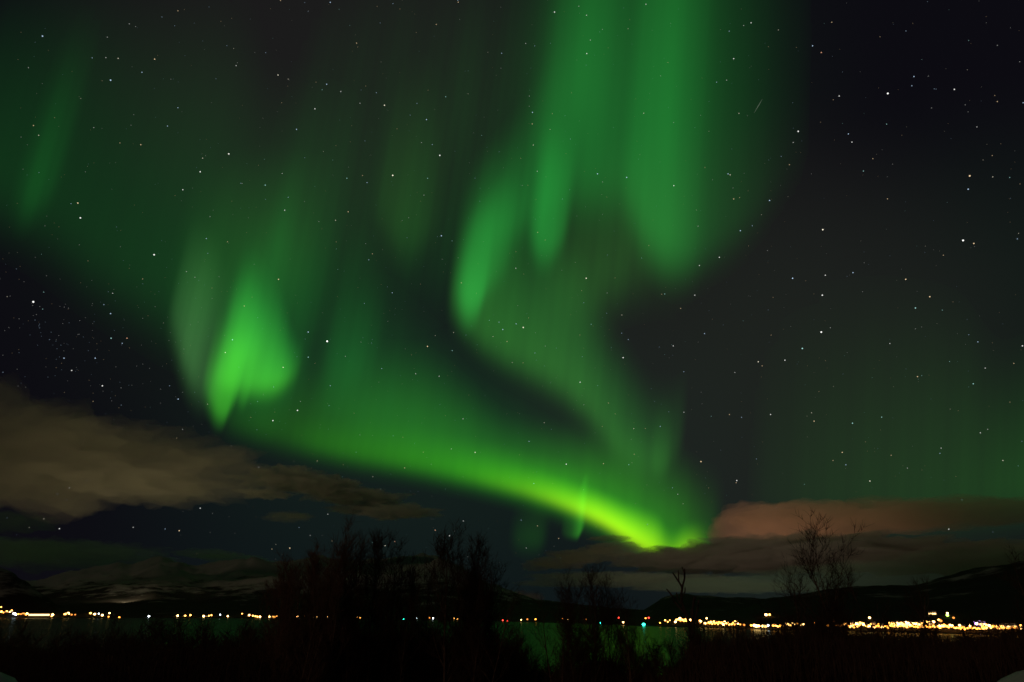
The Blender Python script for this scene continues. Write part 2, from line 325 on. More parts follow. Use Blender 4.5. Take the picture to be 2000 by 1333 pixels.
# ------------------------------------------------------------------ clouds: real volumes, lit by added spots standing in for town glow
def cloud_mat(name, dens, col):
    m, t, out = mat(name)
    v = N(t, 'ShaderNodeVolumePrincipled'); v.inputs['Color'].default_value = (*col, 1); v.inputs['Density'].default_value = dens
    t.links.new(v.outputs[0], out.inputs['Volume'])
    m.cycles.homogeneous_volume = True
    return m
def cloud(label, D, lobes, dens, col=(.9, .9, .9), depth=0.5, seed=0, rough=0.22):
    V, Fc = [], []
    for li, (x, y, rx, ry) in enumerate(lobes):
        c = at(x, y, D*(1+0.015*((li*7) % 5-2))); sx, sz = rx/F*D*1.08, ry/F*D*1.0
        fwd = Vector((c.x, c.y, 0)).normalized(); side = Vector((fwd.y, -fwd.x, 0))
        b = len(V); nu, nv = 72, 36
        for j in range(nv+1):
            ph = math.pi*j/nv
            for i in range(nu):
                th = 2*math.pi*i/nu
                u = Vector((math.sin(ph)*math.cos(th), math.sin(ph)*math.sin(th), math.cos(ph)))
                q = Vector((u.x*max(1, rx/ry*.35), u.y, u.z))*2.1 + Vector((seed*3.1+li*5.3, 0, 0))
                k = 1 + rough*2.2*noise.fractal(q, 0.75, 2.1, 6)
                p = c + side*(u.x*sx*k) + fwd*(u.y*sx*depth*k) + Vector((0, 0, u.z*sz*k))
                V.append(tuple(p))
        for j in range(nv):
            for i in range(nu):
                k2 = (i+1) % nu
                Fc.append((b+j*nu+i, b+(j+1)*nu+i, b+(j+1)*nu+k2, b+j*nu+k2))
    o = mesh_obj('cloud', V, Fc, cloud_mat('cloud_vapour', dens, col), None, True)
    md = o.modifiers.new('one_body', 'REMESH'); md.mode = 'VOXEL'; md.voxel_size = max(2.0, min(l[3] for l in lobes)*.18)/F*D; md.use_smooth_shade = True
    tag(o, label, 'cloud', 'clouds low in the night sky')
    return o
cloud('long brown cloud bank on the left, lit from the town below', 9000,
      [(-60,880,170,85),(90,885,170,72),(230,905,170,62),(340,915,110,50),(430,925,75,32),(150,930,150,30),(300,945,140,22),(480,915,40,14)], 0.0011, (.95,.88,.68), .5, 1, .30)
cloud('ragged tapering brown-green cloud trailing right from the left cloud bank', 10000,
      [(560,935,60,20),(640,955,70,20),(720,975,60,16),(780,1000,60,12),(690,995,40,9),(520,965,36,8)], 0.0060, (.95,.95,.78), .5, 2, .34)
cloud('small flat lens-shaped cloud above the tall birches', 10000, [(562,1010,36,9),(585,1008,24,5)], 0.0022, (.9,.9,.6), .5, 3)
cloud('reddish glowing cloud to the right of the bright aurora end', 22000,
      [(1480,1025,75,38),(1580,1018,120,36),(1700,1012,130,32),(1830,1005,120,26),(1950,1000,90,20),(1430,1045,40,18)], 0.0007, (.95,.68,.52), .4, 4, .14)
cloud('dark flat cloud cutting off the foot of the bright aurora', 16000,
      [(1270,1092,60,13),(1330,1096,90,21),(1410,1088,120,26),(1540,1082,150,29),(1690,1086,170,26),(1860,1092,160,22),(2010,1088,120,18)], 0.0028, (.85,.72,.64), .5, 5, .26)
cloud('long dim grey-green cloud sheet low over the right hills', 14000,
      [(1480,1142,170,14),(1700,1128,190,24),(1900,1112,170,32),(2060,1100,120,36)], 0.0005, (.55,.75,.55), .4, 6, .12)
cloud('small brownish lens cloud above the rounded tree', 15000, [(1052,1105,30,9),(1095,1098,50,13),(1145,1086,60,13),(1200,1072,50,12),(1190,1052,36,6)], 0.0022, (.85,.75,.55), .5, 7)
cloud('dim streaky grey-green cloud low between the rounded tree and the dead tree', 14500,
      [(1180,1128,120,9),(1300,1135,130,11),(1400,1148,120,9),(1100,1140,70,6)], 0.0012, (.8,.85,.62), .4, 12, .26)
cloud('dim green cloud low over the snowy far mountain', 16000, [(90,1085,110,22),(190,1080,90,17),(20,1075,90,18),(260,1092,60,9)], 0.0009, (.5,.75,.5), .4, 8)
cloud('thin green cloud strip left of the tall birches', 16000, [(400,1082,44,8),(450,1090,50,7),(500,1100,44,6)], 0.0018, (.5,.75,.5), .4, 9)
cloud('faint dark green cloud at the far left edge', 16000, [(10,1020,60,17)], 0.0012, (.5,.7,.5), .4, 10)
cloud('orange-lit low cloud glimpsed behind the birches and the shrubs beside them', 16000, [(975,1172,60,13),(1020,1166,40,10)], 0.0009, (1,.55,.25), .4, 11)
def town_glow(x, D, tx, ty, tD, power, col, cone):
    """upward spill of a town's floodlights"""
    p = at(x, 1200, D); p.z = 160
    q = at(tx, ty, tD)
    l = bpy.data.lights.new('town_glow_spot', 'SPOT'); l.energy = power; l.color = col; l.spot_size = R(cone); l.spot_blend = 1.0; l.shadow_soft_size = 60
    o = bpy.data.objects.new('town_glow_spot', l); COL.objects.link(o); o.location = p
    o.rotation_euler = (q-p).to_track_quat('-Z', 'Y').to_euler()
town_glow(240, 7600, 300, 900, 9300, 2.6e7, (1, .84, .50), 160)
town_glow(1430, 9500, 1430, 1085, 16000, 1.6e8, (1, .86, .68), 85)
town_glow(1470, 18500, 1520, 1035, 22000, 3.6e8, (1, .60, .38), 110)
town_glow(980, 13000, 985, 1168, 16000, 4.0e7, (1, .45, .15), 60)

# ------------------------------------------------------------------ land across the water
def interp(P, x): return float(np.interp(x, [p[0] for p in P], [p[1] for p in P]))
SHORE_Y = [(-900,1204),(0,1204),(400,1205),(650,1207),(900,1210),(1000,1212),(1200,1217),(1250,1219),(1400,1221.5),(1500,1224),(1600,1225),(2000,1228),(2900,1230)]
def shore_d(px): return CAM_Z/math.tan((interp(SHORE_Y, px)-HORIZON)/F)
RIDGES = [   # distance, [(column, row)], steepness
  (13000, [(-900,1140),(-200,1150),(60,1150),(120,1136),(215,1118),(240,1121),(295,1109),(370,1121),(440,1114),(520,1113),(600,1106),(680,1110),(760,1104),(850,1103),(900,1118),(960,1150),(1050,1175),(1200,1190),(1300,1194),(2900,1194)], 1.0),
  (6600, [(-900,1080),(-100,1118),(0,1142),(40,1156),(75,1172),(110,1186),(150,1193),(230,1197),(2900,1197)], 1.0),
  (8500, [(-900,1199),(1180,1199),(1250,1196),(1275,1184),(1300,1172),(1330,1167),(1400,1171),(1440,1172),(1500,1176),(1600,1180),(2900,1180)], .8),
  (4200, [(-900,1210),(1330,1208),(1400,1203),(1460,1188),(1500,1173),(1560,1168),(1620,1158),(1700,1157),(1800,1156),(1840,1147),(1920,1133),(2000,1121),(2200,1100),(2900,1060)], .9)]
def land(px, D):
    ds = shore_d(px)
    if D < ds: return -2.0
    a = math.atan((px-1000)*math.cos(PITCH)/F)
    x, y = D*math.sin(a), D*math.cos(a)
    n = noise.fractal(Vector((x*.0011, y*.0011, 3.3)), 0.8, 2.1, 6)
    n2 = noise.fractal(Vector((x*.006, y*.006, 7.7)), 0.8, 2.0, 4)
    z = 1.0 + 5.0*(1-math.exp(-(D-ds)/160.0))
    for Dr, P, st in RIDGES:
        if Dr < ds*1.1: continue
        H = CAM_Z + Dr*math.tan((HORIZON-interp(P, px))/F)
        if H < 8: continue
        t = (D-ds)/(Dr-ds)
        if t <= 1: f = (3*t*t-2*t**3)*.55 + .45*t*t
        else: f = max(0, 1-(t-1)*2.2)
        w = 4*t*max(0, 1.15-t)
        z = max(z, H*f*(1+.16*n*w) + min(H, 300)*.05*n2*f)
    return z
def hills():
    NA, ND = 620, 90
    V, Fc = [], []
    for i in range(NA):
        px = -750 + 3500*i/(NA-1); a = math.atan((px-1000)*math.cos(PITCH)/F); ds = shore_d(px)
        for j in range(ND):
            D = ds*.995*(15500/ds)**((j/(ND-1))**1.25)
            V.append((D*math.sin(a), D*math.cos(a), land(px, D)))
    for i in range(NA-1):
        for j in range(ND-1):
            Fc.append((i*ND+j, (i+1)*ND+j, (i+1)*ND+j+1, i*ND+j+1))
    m, t, out = mat('snowy_hillside')
    g = N(t, 'ShaderNodeNewGeometry'); sp = N(t, 'ShaderNodeSeparateXYZ'); t.links.new(g.outputs['Position'], sp.inputs[0])
    n1 = N(t, 'ShaderNodeTexNoise'); n1.inputs['Scale'].default_value = .0035; n1.inputs['Detail'].default_value = 9; n1.inputs['Roughness'].default_value = .68
    mp = N(t, 'ShaderNodeMapping'); mp.inputs['Scale'].default_value = (1, .7, 3.2); t.links.new(g.outputs['Position'], mp.inputs[0]); t.links.new(mp.outputs[0], n1.inputs['Vector'])
    hz = N(t, 'ShaderNodeMapRange'); t.links.new(sp.outputs['Z'], hz.inputs[0]); hz.inputs[1].default_value = 60; hz.inputs[2].default_value = 620; hz.inputs[3].default_value = -.16; hz.inputs[4].default_value = .30
    ad = N(t, 'ShaderNodeMath', operation='ADD'); t.links.new(n1.outputs['Fac'], ad.inputs[0]); t.links.new(hz.outputs[0], ad.inputs[1])
    sn = N(t, 'ShaderNodeMapRange', interpolation_type='SMOOTHSTEP'); t.links.new(ad.outputs[0], sn.inputs[0]); sn.inputs[1].default_value = .44; sn.inputs[2].default_value = .60
    mx = N(t, 'ShaderNodeMix', data_type='RGBA'); t.links.new(sn.outputs[0], mx.inputs[0]); mx.inputs[6].default_value = (.022, .018, .016, 1); mx.inputs[7].default_value = (.27, .27, .26, 1)
    p = N(t, 'ShaderNodeBsdfPrincipled'); p.inputs['Roughness'].default_value = .95; p.inputs['Specular IOR Level'].default_value = .1
    t.links.new(mx.outputs[2], p.inputs['Base Color']); t.links.new(p.outputs[0], out.inputs['Surface'])
    tag(mesh_obj('hills', V, Fc, m, None, True), kind='structure')
hills()
def water():
    m, t, out = mat('fjord_water')
    g = N(t, 'ShaderNodeNewGeometry')
    n1 = N(t, 'ShaderNodeTexNoise'); n1.inputs['Scale'].default_value = .22; n1.inputs['Detail'].default_value = 3
    n2 = N(t, 'ShaderNodeTexNoise'); n2.inputs['Scale'].default_value = .012; n2.inputs['Detail'].default_value = 2
    for n in (n1, n2): t.links.new(g.outputs['Position'], n.inputs['Vector'])
    ad = N(t, 'ShaderNodeMath', operation='MULTIPLY'); t.links.new(n1.outputs['Fac'], ad.inputs[0]); t.links.new(n2.outputs['Fac'], ad.inputs[1])
    b = N(t, 'ShaderNodeBump'); b.inputs['Strength'].default_value = .12; b.inputs['Distance'].default_value = .4; t.links.new(ad.outputs[0], b.inputs['Height'])
    gl = N(t, 'ShaderNodeBsdfGlossy'); gl.inputs['Color'].default_value = (.21, .24, .23, 1); gl.inputs['Roughness'].default_value = .22     # wind-ruffled water seen at a low angle
    di = N(t, 'ShaderNodeBsdfDiffuse'); di.inputs['Color'].default_value = (.004, .009, .009, 1); s = N(t, 'ShaderNodeAddShader')
    t.links.new(b.outputs[0], gl.inputs['Normal']); t.links.new(gl.outputs[0], s.inputs[0]); t.links.new(di.outputs[0], s.inputs[1]); t.links.new(s.outputs[0], out.inputs['Surface'])
    L = 60000; tag(mesh_obj('water', [(-L,140,0),(L,140,0),(L,L,0),(-L,L,0)], [(0,1,2,3)], m), kind='structure')
water()
MOUNDS = [(*at(2140, 1300, 17.5), 3.0), (*at(-40, 1312, 17.0), 1.5)]      # snowbanks at both bottom corners
def ground_z(x, y):
    z = CAM_Z - 1.75 - .22*max(0, y-3.5) + .02*max(0, -y)
    z += .25*noise.fractal(Vector((x*.15, y*.15, 1.0)), .9, 2, 4)
    for mx, my, mz, s in MOUNDS:
        k = math.exp(-(((x-mx)/s)**2+((y-my)/(s*1.3))**2)**1.5)
        z = z*(1-k)+(mz+.10*noise.fractal(Vector((x*.8, y*.8, 4.0)), .8, 2, 4))*k
    return max(z, -3)
def ground():
    xs = [-260, -180, -120, -90, -70] + [-60+i*0.5 for i in range(241)] + [70, 90, 120, 180, 260]
    ys = [-60, -40, -25] + [-15+i*0.5 for i in range(192)] + [85+i*6 for i in range(22)]
    V = [(x, y, ground_z(x, y)) for y in ys for x in xs]; nx = len(xs)
    Fc = [(j*nx+i, j*nx+i+1, (j+1)*nx+i+1, (j+1)*nx+i) for j in range(len(ys)-1) for i in range(nx-1)]
    m = rough_mat('trodden_snow', (.62, .62, .62), (.80, .80, .80), 2.2, .9, 6, .35)
    tag(mesh_obj('ground', V, Fc, m, None, True), kind='structure')
ground()

# ------------------------------------------------------------------ lamps and houses on the far shore
def place(px, py, hover=6.0):
    """where the line of sight of a light comes down to `hover` metres over the land"""
    c = azim_px(azim(px, py)); ds = shore_d(c)
    D = ds*1.004+4
    for k in range(400):
        p = at(px, py, D)
        if p.z - land(c, D) <= hover: break
        D *= 1.004
        if D > ds*2.2: D = ds*1.05; break
    p = at(px, py, D)
    if p.z < 2.5: p.z = 2.5
    return p, max(-1.0, land(c, D))
LAMP_MESH = {}
def lamp(px, py, tone, size, label, group, cat='street lamp', name='street_lamp'):
    p, g = place(px, py)
    D = math.hypot(p.x, p.y)
    o = empty(name, (p.x, p.y, g))
    H = max(1.5, p.z-g); r = size*(.00125 if group == GR else .00105)*D
    po = LAMP_MESH.get('pole')
    if po is None:
        mb = MB(); mb.tube((0,0,0), (0,0,1), .12, .08, 6); mb.box(-.07,.07,-.9,.05,.985,1.0); tmp = mb.build('pole', M_POLE); po = LAMP_MESH['pole'] = tmp.data
        bpy.data.objects.remove(tmp)
    q = bpy.data.objects.new('pole', po); COL.objects.link(q); q.parent = o; q.scale = (1, 1, H)
    he = LAMP_MESH.get(tone)
    if he is None:
        tmp = MB().ball((0,0,0), 1, 8, 5).build('lamp_head', LM[tone], None, True); he = LAMP_MESH[tone] = tmp.data
        bpy.data.objects.remove(tmp)
    q = bpy.data.objects.new('lamp_head', he); COL.objects.link(q); q.parent = o; q.location = (0, -.9, H); q.scale = (r, r, r*.8)
    tag(o, label, cat, group)
    return o
GL, GM, GR = 'lamps of the far left village', 'lamps strung along the far middle shore', 'lamps of the town on the right shore'
LEFT = [(2,1188,'warm',.7),(3,1195,'warm',1.1),(8,1197,'amber',1),(13,1195,'warm',1.1),(20,1196,'pale',1),(23,1193,'warm',.9),(28,1199,'white',1.3),(31,1201,'white',.9),(36,1200,'amber',.9),(41,1200,'dim',1),(45,1199,'dim',1),(48,1199,'dim',1),(53,1199,'pale',1.1),(51,1201,'amber',.9),(58,1202,'warm',1)]
for x, y, t, s in LEFT: lamp(x, y, t, s, 'lamp in the crowded bright row of lights on the far left shore', GL)
SOLO = [(103,1201,'pale',1.2,'bright lamp just right of the long floodlit quay hall'),(101,1204,'warm',.7,'small lamp at the waterline right of the long floodlit quay hall'),
 (127,1200,'warm',1.2,'amber lamp at the left of the bright pair left of the five-light cluster'),(133,1199,'pale',1.7,'largest lamp left of the five-light cluster, with a strong reflection'),(140,1201,'dim',1,'dim orange lamp right of the bright pair on the left shore'),(147,1201,'dim',.8,'faintest reddish lamp right of the bright pair on the left shore'),
 (177,1198,'warm',1.1,'leftmost lamp of the five-light cluster on the left shore'),(185,1200,'pale',1.2,'second lamp of the five-light cluster on the left shore'),(193,1199,'white',.7,'small whitish lamp inside the five-light cluster on the left shore'),(200,1202,'pale',1.2,'bright low lamp closing the five-light cluster on the left shore'),(214,1198,'pale',.9,'pale lamp set higher, right of the five-light cluster'),(212,1205,'amber',.8,'amber lamp at the waterline right of the five-light cluster'),(233,1206,'amber',.9,'lone amber lamp at the waterline before the dark gap'),
 (291,1204,'white',1,'lone white lamp in the wide dark gap of the left shore'),(347,1203,'pale',1.2,'first lamp of the amber trio right of the lone white lamp'),(362,1203,'warm',1,'middle lamp of the amber trio right of the lone white lamp'),(372,1202,'warm',1.1,'last lamp of the amber trio right of the lone white lamp'),
 (398,1204,'pale',1.3,'bright lamp left of a close pair, right of the amber trio'),(408,1203,'warm',.9,'left lamp of the close pair right of the amber trio'),(413,1202,'warm',.9,'right lamp of the close pair right of the amber trio'),(430,1201,'white',.7,'tiny white lamp right of the close amber pair'),(445,1204,'pale',1,'pale lamp alone right of the tiny white lamp'),
 (473,1199,'warm',.8,'small lamp set higher at the start of the long row of lights'),(555,1206,'pale',1,'lone pale lamp under the brown shrubs'),(581,1205,'pale',1.4,'largest lone lamp seen through the brown shrubs'),(595,1204,'dim',.9,'dim orange lamp right of the largest lamp in the shrubs'),
 (611,1205,'warm',1,'left lamp of the pair at the right edge of the brown shrubs'),(618,1205,'pale',1.3,'right lamp of the pair at the right edge of the brown shrubs'),
 (788,1211,'teal',.7,'small green navigation light behind the forked birch'),(777,1208,'teal',.35,'faintest blue-green light behind the forked birch'),(814,1208,'white',1,'lone white lamp between the tall birches'),(839,1207,'dim',.9,'dim lamp left of a white one between the tall birches'),(845,1208,'white',1.3,'bright white lamp left of the dense birch'),(887,1208,'warm',1.1,'left lamp of the pair behind the dense birch'),(893,1209,'warm',1,'right lamp of the pair behind the dense birch'),
 (982,1212,'red',.9,'left one of two red lights right of the dense birch'),(991,1213,'red',.8,'right one of two red lights right of the dense birch'),
 (1018,1211,'pale',.7,'small pale lamp right of the two red lights'),(1030,1210,'dim',1,'dim orange lamp right of the two red lights'),(1046,1210,'amber',1,'orange lamp left of the rounded tree'),(1099,1208,'dim',.8,'dim lamp left of a pale one behind the rounded tree'),(1110,1210,'pale',.9,'pale lamp behind the rounded tree'),(1140,1210,'dim',.7,'left dim lamp of a pair inside the rounded tree'),(1145,1210,'dim',.8,'right dim lamp of a pair inside the rounded tree'),
 (1173,1217,'teal',.7,'small teal light at the waterline behind the rounded tree'),(1208,1207,'red',1,'red light high on the shore right of the rounded tree'),(1217,1216,'pale',1.3,'pale lamp at the waterline left of the big teal light'),(1257,1220,'teal',1.9,'big teal navigation light mirrored in the water left of the dead tree'),(1261,1208,'amber',.9,'amber lamp touching a red one above the big teal light'),(1267,1207,'red',1,'red light above and right of the big teal light'),
 (1289,1217,'amber',.9,'orange lamp at the waterline right of the big teal light'),(1299,1212,'warm',.9,'warm lamp left of the dead tree'),(1304,1215,'warm',.7,'small lamp below a brighter one left of the dead tree'),(1308,1212,'warm',.6,'tiny lamp just left of the dead tree'),
 (1380,1208,'pale',.9,'lone lamp set above the row right of the dead tree'),(1453,1221,'dim',1.2,'dim orange lamp in the gap before the brightest white lamps'),(1496,1201,'pale',1.4,'bright lamp high above the row, left of a smaller one'),(1503,1201,'warm',1.1,'smaller lamp right beside a bright one high above the row'),
 (1568,1219,'pale',1.4,'bright lamp closing the row left of the bare tree'),(1581,1218,'dim',.5,'faintest lamp glimpsed through the bare tree trunk'),(1591,1218,'amber',.7,'small amber lamp just right of the bare tree trunk'),(1698,1207,'pale',1.1,'lone lamp on the slope above the right town'),
 (1850,1198,'pale',.9,'pale upper light of the two lime ones on the slope'),(1850,1202,'lime',1.2,'lime green light on the slope above the right town'),(1862,1207,'dim',1,'dim pinkish lamp below the lime light'),(1906,1218,'violet',1,'violet light at the left end of a floodlit hall'),(1993,1222,'warm',1,'upper lamp at the right end of the town'),(1994,1228,'pale',.8,'lower lamp at the right end of the town')]
for x, y, t, s, lb in SOLO: lamp(x, y, t, s, lb, GL if x < 460 else GM if x < 1290 else GR)
for x, y, t, s in [(487,1202,'pale',1.3),(494,1203,'warm',1),(499,1204,'warm',1),(503,1205,'warm',1),(508,1205,'pale',1.1),(526,1205,'pale',1.2),(533,1205,'warm',1),(537,1205,'amber',1),(541,1204,'warm',.9)]:
    lamp(x, y, t, s, 'lamp in the close amber row just left of the brown shrubs', GM)
for x, y, t, s in [(640,1205,'pale',1.1),(645,1206,'dim',.9),(650,1206,'dim',.8),(668,1207,'dim',.45),(678,1206,'dim',.8),(690,1206,'dim',.7),(698,1206,'warm',.9),(703,1207,'warm',.9)]:
    lamp(x, y, t, s, 'small lamp flickering through the trunks of the tallest birches', GM)
rl = random.Random(3)
def cluster(label, spots): 
    for x, y, t, s in spots: lamp(x, y, t, s, label, GR)
def strew(x0, x1, y0, y1, n, tones='warm warm pale amber amber', smin=.7, smax=1.3):
    return [(x0+(x1-x0)*(i+rl.uniform(.1,.9))/n, rl.uniform(y0, y1), rl.choice(tones.split()), rl.uniform(smin, smax)) for i in range(n)]
cluster('lamp in the tight knot of lights behind the dead tree', [(1319,1215,'pale',1.2),(1321,1211,'warm',1),(1325,1210,'warm',1.1),(1328,1208,'pale',1.2),(1329,1212,'amber',1.1),(1333,1211,'warm',1.1),(1336,1213,'amber',1.2),(1339,1210,'warm',1),(1340,1213,'amber',1),(1348,1211,'pale',1),(1350,1213,'warm',.8),(1366,1212,'amber',.9),(1368,1214,'pale',1.4)])
cluster('lamp in the string of lights right of the dead tree', [(1367,1217,'dim',1)]+strew(1376,1446,1214.5,1220.5,26, 'warm warm pale amber amber'))
cluster('glaring white lamp in the brightest spot right of the dead tree', [(1467,1222,'amber',1.1),(1473,1222,'pale',1.5),(1477,1223,'pale',1.7),(1482,1223,'pale',1.4),(1490,1223,'pale',1.8),(1495,1224,'pale',1.4),(1500,1222,'white',1.1)])
cluster('lamp in the row of lights left of the bare tree', strew(1506,1531,1221,1224,5,'amber amber dim warm')+strew(1532,1563,1218,1223,13,'warm pale pale amber'))
cluster('lamp in the sparse row of lights right of the bare tree', [(1602,1221,'warm',1.1),(1607,1222,'warm',1.1),(1611,1222,'pale',1),(1617,1222,'amber',1),(1622,1222,'warm',1.1),(1626,1221,'warm',.9),(1630,1223,'amber',.9),(1634,1223,'amber',1),(1639,1223,'dim',1.4),(1628,1213,'dim',1),(1644,1222,'dim',1.2)])
cluster('lamp in the dense western half of the bright right town', strew(1646,1697,1217,1226,30,'warm pale pale warm amber')+strew(1697,1735,1219,1227,12,'amber amber warm pale'))
cluster('lamp in the dense middle of the bright right town', strew(1735,1800,1216,1222,30,'warm pale pale warm')+strew(1735,1812,1222,1226,20,'amber warm amber')+[(1804,1215,'pale',1.2),(1810,1215,'warm',1.1),(1815,1216,'pale',1),(1823,1215,'pale',1.2),(1833,1211,'warm',1),(1837,1213,'dim',1.3)])
cluster('lamp in the long thin row at the right end of the town', strew(1813,1862,1221,1227,18,'amber warm pale amber')+strew(1862,1930,1225.5,1229,26,'amber amber warm')+[(1874,1222,'pale',1.1),(1894,1223,'pale',1.1),(1918,1223,'warm',1),(1926,1221,'warm',1)]+strew(1930,1962,1222,1228,14,'warm amber warm pale')+strew(1962,1988,1225,1229,7,'dim amber'))

def house(px, py, w, h, wm, label, long=False, rot=0.0, flood=False, group=None):
    p, g = place(px, py, 3.5)
    D = math.hypot(p.x, p.y); W_ = w/F*D; H = max(3.0, h/F*D); dp = min(W_*.6, 11)
    o = empty('quay_hall' if flood else 'house', (p.x, p.y, max(.8, g)-.0), -math.atan2(p.x, p.y)+rot)
    MB().box(-W_/2, W_/2, -dp/2, dp/2, -1.5, H).build('wall', wm, o)
    mb = MB(); rh = dp*.42; b = .5
    mb.v = [(-W_/2-b,-dp/2-b,H-.15),(W_/2+b,-dp/2-b,H-.15),(W_/2+b,dp/2+b,H-.15),(-W_/2-b,dp/2+b,H-.15),(-W_/2-b,0,H+rh),(W_/2+b,0,H+rh)]
    mb.f = [(0,3,2,1),(0,1,5,4),(2,3,4,5),(1,2,5),(3,0,4)]
    mb.build('roof', M_ROOF, o)
    if flood:
        n = max(3, int(W_/9))
        for i in range(n):
            x0 = -W_/2+.6+(W_-1.2)*i/n; MB().box(x0, x0+(W_-1.2)/n-.5, -dp/2-.12, -dp/2-.02, H*.2, H*.85).build('window', M_FLOOD, o)
    else:
        n = max(2, int(W_/3.4))
        for i in range(n):
            if rl.random() < .8 or i == 0:
                x0 = -W_/2+.7+(W_-1.4)*i/n; MB().box(x0, x0+1.1, -dp/2-.12, -dp/2-.02, H*.42, H*.42+1.3).build('window', M_WIN, o)
        MB().box(W_*.2, W_*.2+.9, -dp*.2-.3, -dp*.2+.5, H+.3, H+rh+.7).build('chimney', M_POLE, o)
    tag(o, label, 'hall' if flood else 'house', group)
house(76, 1203, 27, 3.2, M_WALL_W, 'long floodlit quay hall on the far left shore', True, 0, True)
house(1821, 1199, 11, 3, M_WALL_W, 'short floodlit hall alone on the slope above the right town', True, 0, True)
house(1914, 1219, 15, 3.2, M_WALL_W, 'floodlit hall beside the violet light', True, 0, True)
house(1972, 1223, 18, 3, M_WALL_W, 'long floodlit hall near the right end of the town', True, 0, True)
wl = [M_WALL_R, M_WALL_W, M_WALL_Y]
for i, (x, y) in enumerate([(1385,1216),(1400,1217),(1418,1218),(1436,1218),(1512,1222),(1538,1220),(1551,1221)]):
    house(x, y, 6.5, 3.2, wl[i % 3], 'small house among the lamps between the dead tree and the bare tree', group='small lit houses left of the bare tree', rot=rl.uniform(-.4,.4))
for i, (x, y) in enumerate([(1606,1221),(1622,1221),(1652,1220),(1664,1217),(1677,1219),(1690,1221),(1707,1219),(1722,1222),(1741,1219),(1753,1217),(1764,1219),(1776,1217),(1788,1219),(1799,1218),(1818,1219),(1836,1222),(1857,1223),(1880,1224),(1903,1225),(1938,1224),(1950,1223)]):
    house(x, y, 6.5, 3.4, wl[(i*2) % 3], 'small house among the lamps of the bright right town', group='small lit houses of the right town', rot=rl.uniform(-.4,.4))
for i, (x, y) in enumerate([(10,1197),(22,1197),(132,1200),(186,1200),(360,1203),(405,1204),(490,1203),(530,1205)]):
    house(x, y, 3.2, 1.6, wl[i % 3], ['house at the very left among crowded lamps','white house by the white lamps on the far left shore','ochre house at the largest lamp left of the five-light cluster','house in the five-light cluster on the left shore','house at the amber trio on the left shore','house at the close amber pair on the left shore','house at the start of the long row of lights','house in the close amber row left of the brown shrubs'][i], group='far houses on the left shore')

# ------------------------------------------------------------------ bare trees in front
def branch(rng, segs, p, d, L, r, n, up, wob, lvl, tips):
    pts = [(p, r)]
    for i in range(n):
        d = (d + Vector((rng.gauss(0, wob), rng.gauss(0, wob), rng.gauss(0, wob*.6)+up))).normalized()
        q = p + d*(L/n); r2 = max(r*(1-.75*(i+1)/n), .004)
        segs.append((p, q, max(r*(1-.75*i/n), .004), r2, lvl)); p = q
        pts.append((p, r2, d))
    return pts
def tree_segments(seed, H, spread=.34, start=.28, n1=20, n2=9, n3=6, up=.10, forks=1, wob=.08, angle=42, twig=.9):
    rng = random.Random(seed); segs = []
    stems = []
    for f in range(forks):
        a = rng.uniform(0, 6.28)+f*2.4; tilt = .03 if forks == 1 else rng.uniform(.10, .22)
        d = Vector((math.cos(a)*tilt, math.sin(a)*tilt, 1)).normalized()
        h = H*(1 if f == 0 else rng.uniform(.72, .95))
        base = Vector((math.cos(a)*.12*(forks > 1), math.sin(a)*.12*(forks > 1), -.3))
        stems.append((branch(rng, segs, base, d, h+.3, .0085*H*(1 if forks == 1 else .75), 16, .06, wob*.55, 0, None), h))
    for pts, h in stems:
        m = max(4, n1//forks)
        for b in range(m):
            t = start+(1-start)*((b+rng.random())/m); i = min(int(t*16), 15)
            p, r, d0 = pts[max(1, i)]
            a = rng.uniform(0, 6.28); an = R(angle*(1.2-.75*t)+rng.gauss(0, 9))
            side = Vector((math.cos(a), math.sin(a), 0)); d = (Vector((0,0,1))*math.cos(an)+side*math.sin(an)).normalized()
            s_ = (t-start)/(1-start); L = h*spread*.60*(.5+.62*math.sin(math.pi*(.18+.74*s_)))*rng.uniform(.65, 1.2)+.25
            bp = branch(rng, segs, p, d, L, min(r*.6, .0035*h*(1.2-t)+.006), 6, up, .13, 1, None)
            for c in range(n2):
                j = rng.randint(1, 6); p2, r2, d2 = bp[j]
                a2 = Vector((rng.gauss(0,1), rng.gauss(0,1), rng.gauss(.25,.7))).normalized()
                dd = (d2*.9+a2*.75).normalized()
                L2 = L*rng.uniform(.22, .48)*(1.2-.1*j)+.15
                sp = branch(rng, segs, p2, dd, L2, max(r2*.6, .011), 4, up*.9, .16, 2, None)
                for e in range(n3):
                    k = rng.randint(1, 4); p3, r3, d3 = sp[k]
                    a3 = Vector((rng.gauss(0,1), rng.gauss(0,1), rng.gauss(.3,.6))).normalized()
                    branch(rng, segs, p3, (d3*.8+a3*.7).normalized(), rng.uniform(.3, .8)*twig, .011, 2, up*.6, .2, 3, None)
    return segs
def mesh_tree(name, segs, trunk_m=None, twig_m=None):
    o = empty(name)
    a, b = MB(), MB()
    for p, q, r0, r1, lvl in segs:
        if lvl <= 1: a.tube(p, q, r0, r1, 6 if lvl == 0 else 4)
        else: b.tube(p, q, r0, r1, 3)
    a.build('trunk', trunk_m or M_BARK, o, True)
    if b.v: b.build('crown', twig_m or M_TWIG, o, True)
    return o
def put(o, px, top_py, D, H0, rz=0, widen=1.0):
    """stand a tree of modelled height H0 so that its tip shows at (px, top_py)"""
    t = at(px, top_py, D); g = ground_z(t.x, t.y)
    s = (t.z-g)/H0
    o.location = (t.x, t.y, g-.05); o.scale = (s*widen, s*widen, s); o.rotation_euler = (0, 0, rz)
